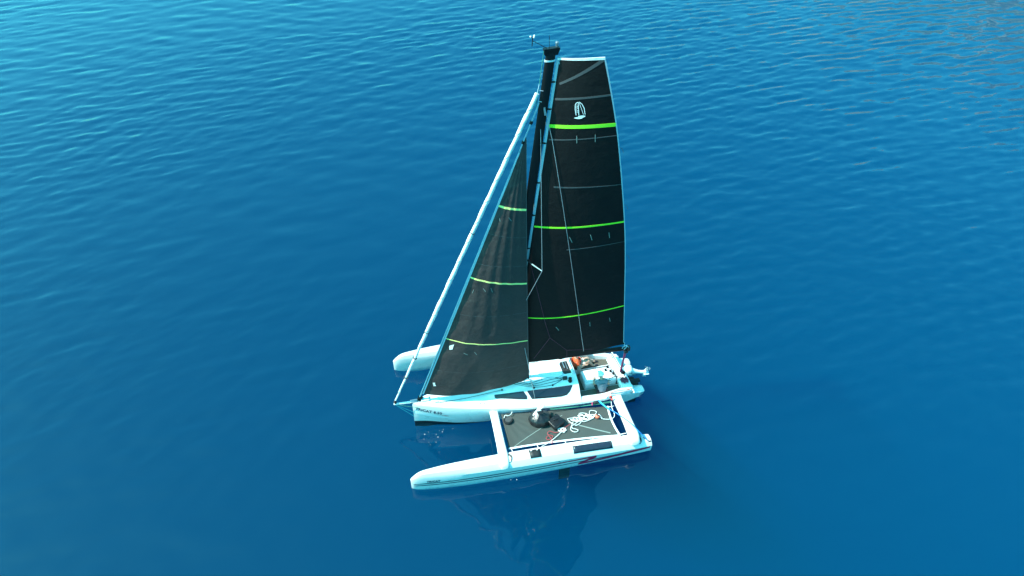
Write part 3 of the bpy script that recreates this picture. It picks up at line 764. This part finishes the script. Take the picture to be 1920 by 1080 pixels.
# ------------------------------------------------------------------ jib
jb = sail('jib', jib_uv, 'jib_black', 40, 110, boat)
for (v0, v1, wd) in ((.775, .752, (.070, .065)), (.516, .466, (.050, .055)), (.262, .205, (.032, .034))):
    sail_strip('lime_band', jib_uv, (.01, v0), (.99, v1), wd, 'lime_sunlit', jb, .007, 20)
sail_strip('luff_tape', jib_uv, (.012, .0), (.012, .985), (.05, .05), 'sail_tape', jb, .010, 50)
sail_strip('leech_tape', jib_uv, (.993, .01), (.993, .985), (.02, .02), 'sail_seam', jb, .006, 40)
for v in (.68, .57, .37, .12): sail_strip('seam', jib_uv, (.02, v), (.98, v-.03), .012, 'sail_seam', jb, .002, 16)
for (u, v, du, dv) in ((.18, .735, .05, -.012), (.45, .735, .10, -.014), (.14, .47, .0, -.014), (.28, .475, .05, -.012), (.40, .475, .04, -.018), (.26, .205, .05, -.010), (.38, .205, .03, -.012)):
    sail_strip('telltale', jib_uv, (u, v), (u+du, v+dv), .014, 'net_band', jb, .010, 3)
def jib_patch(name, pts2, m):
    v = []
    for u, vv in pts2: v.append(jib_uv(u, vv)+nrm(jib_uv, u, vv)*.012)
    return mesh_obj(name, v, [tuple(range(len(v)))], m, jb, 0)
jib_patch('sail_patch', [(.085, .232), (.13, .240), (.13, .218), (.10, .216)], 'sail_white')
jib_patch('sail_patch', [(.055, .06), (.075, .062), (.085, .052), (.10, .045), (.075, .043), (.07, .05)], 'sail_white')
p = jib_uv(1, .0)
MB().tube([p+Vector((-.10, -.02, .06)), p+Vector((.10, -.05, -.03))], .02, 6).tube([p+Vector((-.2, -.03, -.02)), p+Vector((-.08, -.03, .08)), p+Vector((.02, -.05, .0))], .016, 6).build('clew_ring', 'sail_white', jb)
tube('jib_sheet', [p+Vector((.02, -.03, -.01)), (4.32, -.50, roof_z(4.32, -.50)+.04)], .012, 'rope_dark', jb, 6)
# forestay foil above and along the jib luff
st0, st1 = Vector((.28, .10, 1.22)), mast_at(11.95)+Vector((-.12, 0, 0))
fs = tube('forestay', [st0, st1], .022, 'sail_tape', boat, 8)
for t in (.948, .895):
    q = st0.lerp(st1, t); MB().lathe([(.02, -.05), (.045, -.04), (.045, .04), (.02, .05)], q, 10, (st1-st0).normalized()).build('halyard_swivel', 'carbon', fs)
tube('tack_line', [(.30, .11, 1.24), (.40, .10, 1.45)], .014, 'rope_white', fs, 6)
# furled gennaker on the sprit
g0, g1 = Vector((-.56, .14, 1.24)), Vector((4.32, .01, 12.22))
P_ = []; rr_ = []
for i in range(90):
    t = i/89; q = g0.lerp(g1, t)
    q = q + Vector((.005*math.sin(i*.9), .005*math.cos(i*.9), 0)) + Vector((-.05, 0, -.05))*4*t*(1-t)*.6
    P_.append(q); rr_.append((.028+.042*min(1, t*3.0)*(1-.15*t))*(1+.05*math.sin(i*1.9)+.05*math.sin(i*.63)))
gk = tube('furled_gennaker', P_, rr_, 'sail_white', boat, 10)
hx = []
for i in range(0, 89*4+1):
    k = i/4; j = min(int(k), 88); q = P_[j].lerp(P_[min(j+1, 89)], k-j); rad = rr_[j]+.001; a = k*1.15
    hx.append(q + Vector((math.cos(a)*rad*.92, math.sin(a)*rad, -math.cos(a)*rad*.38)))
tube('sail_edge', hx, .006, 'net_band', gk, 5)
tube('gennaker_halyard', [g1, tuple(mast_at(12.75)+Vector((-.16, 0, 0)))], .012, 'sail_tape', gk, 6)
for t in (.62, .28, .18, .10): 
    q = g0.lerp(g1, t)+Vector((-.05, 0, -.05))*4*t*(1-t)*.6
    MB().lathe([(.05, -.012), (.078, -.01), (.078, .01), (.05, .012)], q, 12, (g1-g0).normalized()).build('tie', 'sail_seam', gk)

# ------------------------------------------------------------------ standing rigging
for sg in (-1, 1):
    a = mast_at(11.2); s0 = mast_at(6.85); s1 = Vector((4.44, .05+sg*.66, 6.72)); lo = mast_at(4.1)
    sp = MB().tube([s0+Vector((.05, 0, 0)), s0.lerp(s1, .5)], [.03, .024], 8).build('spreader', 'carbon', mast)
    tube('spreader_tip', [s0.lerp(s1, .5), s1], [.024, .018], 'wire', sp, 8)
    tube('diamond_stay', [a+Vector((0, sg*.06, 0)), s1, lo+Vector((0, sg*.06, 0))], .009, 'wire', mast, 6)
    tube('lower_shroud', [mast_at(5.0)+Vector((0, sg*.06, 0)), (4.30, YC+sg*.84, 1.04)], .010, 'wire', mast, 6)
    if sg > 0: tube('lazy_jack', [mast_at(11.75)+Vector((.05, .07, 0)), (6.03, -.20, 2.50)], .009, 'wire', mast, 6)
    tube('shroud_fitting', [mast_at(11.75)+Vector((.02, sg*.08, .08)), mast_at(11.75)+Vector((.05, sg*.08, -.14))], .028, 'wire', mast, 8)
# dark red reefing lines on the near face of the mainsail
def main_pt(px, pz, out=.04):
    v0 = zv(pz); u = (px-main_uv(0, v0).x)/(main_uv(1, v0).x-main_uv(0, v0).x); return main_uv(u, zv(pz))+nrm(main_uv, u, zv(pz))*out
tube('lazy_jack', [mast_at(11.75)+Vector((.05, -.08, 0))] + [main_pt(4.75+1.30*t, 10.9-8.25*t, .035) for t in np.linspace(0, 1, 14)], .009, 'wire', mast, 6)
rl = MB()
rl.tube([main_pt(4.20, 6.8), main_pt(4.70, 4.2, .05), main_pt(4.86, 3.55, .05)], .006, 5)
rl.tube([main_pt(4.86, 3.55, .05), main_pt(4.35, 2.55)], .006, 5)
rl.tube([main_pt(4.86, 3.55, .05), main_pt(5.45, 2.86, .05), main_pt(5.47, 2.5)], .006, 5)
rl.tube([main_pt(5.45, 2.86, .05), main_pt(6.4, 2.62)], .004, 5)
rl.build('reefing_line', 'rope_maroon', ms_)

# deck lines -----------------------------------------------------------
tube('preventer_line', spline([(6.52, -1.22, .90), (6.66, -1.42, .80), (6.95, -1.95, .92), (7.22, -2.50, 1.0), (7.46, -2.84, .84), (7.80, -3.08, .44)], 8), .016, 'rope_blue', boat, 8)
tube('strop', spline([(6.56, -1.26, .885), (6.72, -1.52, .82), (6.80, -1.66, .83)], 4), .028, 'rope_teal', boat, 8)
tube('quarter_strop', spline([(7.40, -2.80, .88), (7.46, -2.86, .76), (7.52, -2.92, .64)], 4), .026, 'rope_teal', near, 8)
MB().box((7.66, -3.09, .40), (7.86, -3.02, .49), .01).tube([(7.60, -2.95, .60), (7.80, -3.06, .49)], .012, 6).build('quarter_cleat', 'black_rubber', near)
for dy in (0, .05): tube('green_line', sag((4.75, -1.12-dy, .80), (7.0, -1.36+dy, .82), .05, 10), .010, 'rope_green', hull, 6)
MB().tube(spline([(6.98, -1.20, .90), (7.0, -1.24, 1.0), (7.04, -1.22, .92), (7.02, -1.30, .86)], 5), .030, 8).build('red_lashing', 'red_fabric', hull)
MB().tube([(6.3, -1.24, .87), (6.28, -1.32, .80)], .02, 6).build('red_toggle', 'rope_pink', hull)
MB().box((6.35, -1.30, .78), (6.55, -1.20, .86), .02).build('hull_fairlead', 'black_rubber', hull)
for x, y in ((2.35, -.52), (2.5, -.55)):
    MB().lathe([(.015, 0), (.02, .02), (.01, .03)], (x, y, 1.035), 8).build('deck_eye', 'grey_metal', hull)

# ------------------------------------------------------------------ gear on the near trampoline
def net_z(x, y):
    best = min(((SN(i/40, j/20)) for i in range(41) for j in range(21)), key=lambda p_: (p_[0]-x)**2+(p_[1]-y)**2); return best[2]+.004
def sack(name, x, y, prof, m, folds, seed, squash=(1, 1), top=None, rz=0):
    z0 = net_z(x, y); rr = []; n_ = 48
    for r_, h in prof:
        row = []
        for k in range(n_):
            a = 2*math.pi*k/n_
            d = 1 + .10*noise.noise(Vector((math.cos(a)*1.6, math.sin(a)*1.6, h*4+seed))) + .05*math.sin(folds*a+seed+h*3)*min(1, h*4) + .05*noise.noise(Vector((math.cos(a)*5, math.sin(a)*5, h*9+seed)))
            px, py = r_*d*math.cos(a)*squash[0], r_*d*math.sin(a)*squash[1]
            row.append((px*math.cos(rz)-py*math.sin(rz), px*math.sin(rz)+py*math.cos(rz), h))
        rr.append(row)
    e = MB().loft(rr).build(name, m, None, 60); e.location = (x, y, z0)
    return e
bag = empty('sail_bag', (4.30, -1.46, net_z(4.30, -1.46)), 'large bulging black sack with white straps slumped on the near trampoline', 'bag')
s1_ = sack('sack', 4.30, -1.46, [(.28, 0), (.38, .03), (.41, .10), (.40, .19), (.36, .27), (.27, .34), (.15, .39), (.08, .44), (.12, .50)], 'black_plastic', 9, 1.0, (1.0, .82))
s1_.location = (0, 0, 0); s1_.parent = bag
for (pts_, r_) in (([(-.22, -.16, .26), (-.16, -.06, .38), (-.02, .10, .52), (.02, .16, .60)], .030), ([(-.05, -.24, .24), (-.02, -.12, .36), (.04, .06, .50)], .022), ([(-.30, -.02, .24), (-.2, .05, .38), (0, .14, .54)], .028), ([(.0, .12, .52), (.12, .16, .58), (.2, .22, .56)], .040), ([(-.02, .05, .50), (.02, .2, .56), (.10, .30, .52)], .045)):
    tube('strap', spline(pts_, 5), r_*1.25, 'sail_white', bag, 8, .5)
MB().ball((-.06, .0, .47), .03, 1).build('toggle', 'rope_pink', bag)
bx = empty('soft_case', (4.80, -1.72, net_z(4.80, -1.72)), 'small black soft case leaning beside the large black sack', 'bag')
cb = MB().box((-.23, -.22, .0), (.23, .18, .24), .05)
cb.v = [(p_[0]+.05*noise.noise(Vector(p_)*6), p_[1]+.05*noise.noise(Vector(p_)*6+Vector((3, 1, 0))), p_[2]*(1+.25*noise.noise(Vector(p_)*5))+.12*p_[1]+.02) for p_ in cb.v]
cb.v = [(p_[0], p_[1], max(p_[2], 0.0)) for p_ in cb.v]
cb_ = cb.build('case', 'black_plastic', bx, 40); cb_.rotation_euler = (0, 0, R(24))
tube('handle', spline([(-.12, .02, .22), (-.05, .0, .28), (.06, .02, .28), (.12, .04, .23)], 5), .012, 'black_rubber', bx, 6)
tube('zip', [(-.16, -.14, .185), (.05, -.06, .225), (.20, .04, .22)], .006, 'wire', bx, 5)
pc = empty('rope_pouch', (3.20, -1.22, net_z(3.20, -1.22)), 'round black mesh pouch on the trampoline by the front beam', 'pouch')
MB().lathe([(.13, 0), (.165, .02), (.17, .07), (.15, .10), (.13, .085), (.05, .08), (.01, .08)], (0, 0, 0), 22).build('body', 'black_rubber', pc)
tube('drawcord', spline([(-.12, .10, .10), (-.06, .20, .12), (.04, .16, .11), (.16, .22, .1), (.22, .30, .12)], 5), .012, 'rope_white', pc, 6)
MB().lathe([(.03, 0), (.11, .003), (.11, .012), (.03, .014)], (0, 0, .088), 14).build('mesh_lid', 'sail_seam', pc)

def tangle(cx_, cy_, rx, ry, n_, seed, drift=(0, 0)):
    rnd = random.Random(seed); pts_ = []
    for i in range(n_):
        a = i*2.1 + rnd.uniform(-.7, .7); k = rnd.uniform(.35, 1.0); t = i/(n_-1)
        x = cx_ + drift[0]*(t-.5) + rx*k*math.cos(a); y = cy_ + drift[1]*(t-.5) + ry*k*math.sin(a)
        pts_.append((x, y, net_z(x, y)+.02+.035*abs(math.sin(i*1.7))))
    return pts_
r1 = tangle(5.84, -1.70, .30, .22, 34, 5, (.72, .10))
tag(tube('rope', spline([(6.98, -1.36, .86), (6.96, -1.52, .72), (6.94, -1.86, .70), (6.78, -1.98, .69), (6.5, -1.92, .69)] + r1[::-1] + [(5.3, -2.0, .69), (5.48, -2.18, .69), (5.36, -2.25, .69), (5.24, -2.1, .69), (5.42, -1.8, .70)], 6), .0115, 'rope_white', None, 7), 'big tangle of white rope beside the orange ball on the trampoline', 'rope')
r2 = tangle(4.94, -2.02, .20, .16, 12, 11)
tag(tube('rope', spline(r2 + [(4.82, -2.18, .69), (4.55, -2.36, .70), (4.30, -2.48, .68), (4.05, -2.62, .76)], 6), .0115, 'rope_white', None, 7), 'smaller white rope coil trailing from the black soft case to the float', 'rope')
tag(tube('rope', spline([(5.30, -1.86, .685), (5.0, -2.0, .682), (4.72, -2.12, .684), (4.50, -2.00, .69), (4.40, -2.12, .69), (4.55, -2.24, .69), (4.40, -2.36, .69), (4.30, -2.28, .69), (4.42, -2.20, .70), (4.48, -2.44, .69), (4.42, -2.54, .69)], 6), .010, 'rope_red', None, 6), 'thin red rope looped on the trampoline edge near the float', 'rope')
bo = empty('buoy', (6.32, -1.80, net_z(6.32, -1.80)), 'orange mooring ball lying among white rope on the trampoline', 'buoy')
MB().ball((0, 0, .085), .085, 3).build('ball', 'orange_ball', bo)
MB().lathe([(.035, 0), (.04, .02), (.022, .05), (.01, .055)], (0, 0, .160), 10).build('collar', 'black_rubber', bo)
tube('lanyard', spline([(0, 0, .2), (.06, -.04, .2), (.14, -.1, .08), (.18, -.12, .02)], 4), .012, 'rope_white', bo, 6)

# mainsheet tail heaped in the cockpit tray
rnd = random.Random(4); pts_ = []
for i in range(40):
    a = i*2.3; k = rnd.uniform(.3, 1); pts_.append((7.80+.17*k*math.cos(a), -.48+.17*k*math.sin(a), .835+.04*rnd.random()+.015))
tag(tube('rope', spline(pts_, 4), .014, 'rope_maroon', None, 6), 'maroon rope heaped on the white aft deck under the traveller bar', 'rope')
# small red bag on the far side deck
rb = MB().box((6.78, 1.00, .925), (6.96, 1.16, 1.06), .05)
rb.v = [(p_[0]+.03*noise.noise(Vector(p_)*7), p_[1]+.03*noise.noise(Vector(p_)*7+Vector((5, 0, 0))), p_[2]) for p_ in rb.v]
tag(rb.build('pouch', 'red_fabric', None, 50), 'small red pouch on the far side deck beside the mainsail foot', 'pouch')

# ------------------------------------------------------------------ people
def skin(name, joints, bones, m, parent, root=0, sub=2):
    """joints: list of (x, y, z, r); one continuous skinned surface"""
    me = bpy.data.meshes.new(name); me.from_pydata([j[:3] for j in joints], bones, []); me.update()
    o = link(bpy.data.objects.new(name, me), parent)
    s = o.modifiers.new('skin', 'SKIN'); s.use_smooth_shade = True
    for i, j in enumerate(joints):
        r_ = j[3] if isinstance(j[3], tuple) else (j[3], j[3])
        me.skin_vertices[0].data[i].radius = r_; me.skin_vertices[0].data[i].use_root = (i == root)
    q = o.modifiers.new('subdivision', 'SUBSURF'); q.levels = sub; q.render_levels = sub
    me.materials.append(MATS[m])
    return o
def hand(name, parent, wrist, fwd, side, curl=.5):
    """palm plus four fingers and a thumb as one skinned mesh"""
    W_, F_, S_ = Vector(wrist), Vector(fwd).normalized(), Vector(side).normalized(); D_ = F_.cross(S_)
    J = [(*W_, .024), (*(W_+F_*.045), .028), (*(W_+F_*.085), .024)]; B_ = [(0, 1), (1, 2)]
    for k, ln in zip((-1.5, -.5, .5, 1.5), (.062, .075, .08, .07)):
        a = W_+F_*.088+S_*k*.019; b_ = a+F_*ln*.5-D_*curl*ln*.25; c_ = b_+F_*ln*.3-D_*curl*ln*.7; i = len(J)
        J += [(*a, .010), (*b_, .009), (*c_, .008)]; B_ += [(2, i), (i, i+1), (i+1, i+2)]
    a = W_+F_*.035+S_*.034; b_ = a+F_*.035+S_*.02-D_*.015; i = len(J)
    J += [(*a, .012), (*b_, .010), (*(b_+F_*.028-D_*.012), .009)]; B_ += [(1, i), (i, i+1), (i+1, i+2)]
    return skin(name, J, B_, 'skin', parent, 1, 1)

# steering person: seated on the near bench, back to the camera
p1 = empty('person', (6.86, -.70, .668), 'person in shade-toned white shirt and white cap steering with back to camera', 'person')
J = [(0, 0, .11, (.15, .12)), (0, .03, .28, (.14, .11)), (0, .09, .44, (.16, .11)), (0, .14, .52, .075), (0, .19, .58, .055), (0, .23, .65, (.080, .09)), (0, .25, .74, (.075, .085)),
     (-.17, .11, .47, .062), (-.25, .22, .27, .048), (-.17, .42, .24, .040),
     (.17, .11, .47, .062), (.29, .10, .26, .048), (.34, .24, .20, .038),
     (-.10, .05, .08, .095), (-.13, .42, .13, .075), (-.12, .46, -.20, .05), (-.12, .54, -.235, .04),
     (.10, .05, .08, .095), (.14, .40, .14, .075), (.13, .44, -.20, .05), (.13, .52, -.235, .04)]
Bn = [(0, 1), (1, 2), (2, 3), (3, 4), (4, 5), (5, 6), (2, 7), (7, 8), (8, 9), (2, 10), (10, 11), (11, 12), (0, 13), (13, 14), (14, 15), (15, 16), (0, 17), (17, 18), (18, 19), (19, 20)]
skin('body', J, Bn, 'skin', p1)
skin('shirt', [(0, 0, .08, (.185, .145)), (0, .03, .28, (.175, .135)), (0, .085, .44, (.195, .135)), (0, .13, .52, .09), (-.17, .11, .47, .082), (-.22, .18, .35, .072), (.17, .11, .47, .082), (.245, .105, .35, .072)], [(0, 1), (1, 2), (2, 3), (2, 4), (4, 5), (2, 6), (6, 7)], 'shirt', p1, 1)
skin('shorts', [(0, .02, .09, (.175, .14)), (-.10, .06, .09, .115), (-.13, .34, .13, .095), (.10, .06, .09, .115), (.14, .34, .14, .095)], [(0, 1), (1, 2), (0, 3), (3, 4)], 'dark_cloth', p1)
MB().lathe([(.105, 0), (.110, .03), (.10, .075), (.06, .105), (.01, .115)], (0, .24, .70), 18, (0, .12, 1)).box((-.075, .30, .70), (.075, .43, .715), .006).build('cap', 'cap_white', p1)
MB().ball((0, .325, .66), (.018, .025, .022), 1).build('nose', 'skin', p1)
MB().ball((-.088, .23, .655), (.018, .03, .035), 1).build('ear', 'skin', p1)
MB().ball((.088, .23, .655), (.018, .03, .035), 1).build('ear', 'skin', p1)
hand('hand', p1, (-.17, .42, .24), (.3, .9, -.1), (1, -.3, 0))
hand('hand', p1, (.34, .24, .20), (.25, .9, .1), (-1, .25, 0), 1.0)
MB().tube([(.38, .20, .33), (.36, .33, .20), (.34, .46, .07)], .014, 8).build('tiller_extension_grip', 'black_rubber', p1)
for sx in (-.12, .13): MB().box((sx-.045, .46, -.262), (sx+.045, .70, -.20), .028).build('shoe', 'dark_cloth', p1)

# lounging person: against the cabin on the far bench, facing aft
p2 = empty('person', (6.36, .74, .668), 'person in orange red jacket lounging on the far bench with knees bent', 'person')
J = [(0, 0, .10, (.12, .15)), (-.05, 0, .27, (.11, .14)), (-.08, 0, .43, (.11, .16)), (-.07, 0, .53, .07), (-.05, 0, .61, .055), (-.02, 0, .69, (.09, .08)), (-.01, 0, .78, (.085, .075)),
     (-.08, -.17, .46, .06), (.04, -.24, .26, .046), (.24, -.20, .24, .038), (-.08, .17, .46, .06), (.04, .23, .26, .046), (.22, .16, .26, .038),
     (.05, -.09, .09, .095), (.40, -.10, .34, .072), (.58, -.11, .06, .05), (.70, -.12, .04, .04), (.05, .09, .09, .095), (.42, .08, .30, .072), (.64, .08, .06, .05), (.76, .08, .04, .04)]
skin('body', J, Bn, 'skin', p2)
skin('jacket', [(.0, 0, .10, (.15, .175)), (-.05, 0, .27, (.145, .17)), (-.075, 0, .42, (.145, .19)), (-.065, 0, .51, .10), (-.07, -.16, .47, .085), (-.07, .16, .47, .085), (.0, -.225, .31, .066), (.0, .21, .31, .066)], [(0, 1), (1, 2), (2, 3), (2, 4), (2, 5), (4, 6), (5, 7)], 'orange_fabric', p2, 1)
MB().box((.075, -.10, .18), (.12, -.02, .44), .02).box((.075, .02, .18), (.12, .10, .44), .02).build('jacket_panel', 'red_fabric', p2)
skin('shorts', [(.02, 0, .09, (.14, .17)), (.06, -.09, .09, .115), (.33, -.10, .29, .09), (.06, .09, .09, .115), (.35, .08, .26, .09)], [(0, 1), (1, 2), (0, 3), (3, 4)], 'beige_cloth', p2)
MB().lathe([(.098, 0), (.100, .04), (.08, .08), (.01, .105)], (-.03, 0, .735), 16, (-.2, 0, 1)).build('hair', 'hair_dark', p2)
MB().ball((.075, 0, .70), (.024, .018, .022), 1).build('nose', 'skin', p2)
for s in (-1, 1): MB().ball((-.02, s*.083, .70), (.03, .018, .035), 1).build('ear', 'skin', p2)
hand('hand', p2, (.24, -.20, .24), (.9, .25, .0), (.2, -1, 0))
hand('hand', p2, (.22, .16, .26), (.9, -.2, .0), (.2, 1, 0))
for sx, sy in ((.58, -.115), (.64, .08)): MB().box((sx-.02, sy-.04, .002), (sx+.22, sy+.04, .07), .03).build('shoe', 'dark_cloth', p2)

# a few bubbles of foam along the bow
rnd = random.Random(8); fm = MB()
for i in range(15):
    x = rnd.uniform(.15, 1.3) if i < 12 else rnd.uniform(.2, 3.2); y = -.52-rnd.random()**1.6*.6 if i < 12 else -3.02-.12*x/3-rnd.random()*.12
    r_ = rnd.uniform(.006, .017); fm.ball((x, y, .012), (r_, r_, .010), 1)
fo = fm.build('foam', 'cap_white', None, 60); fo['kind'] = 'stuff'; fo['label'] = 'scattered specks of white foam on the water beside the bows'; fo['category'] = 'foam'
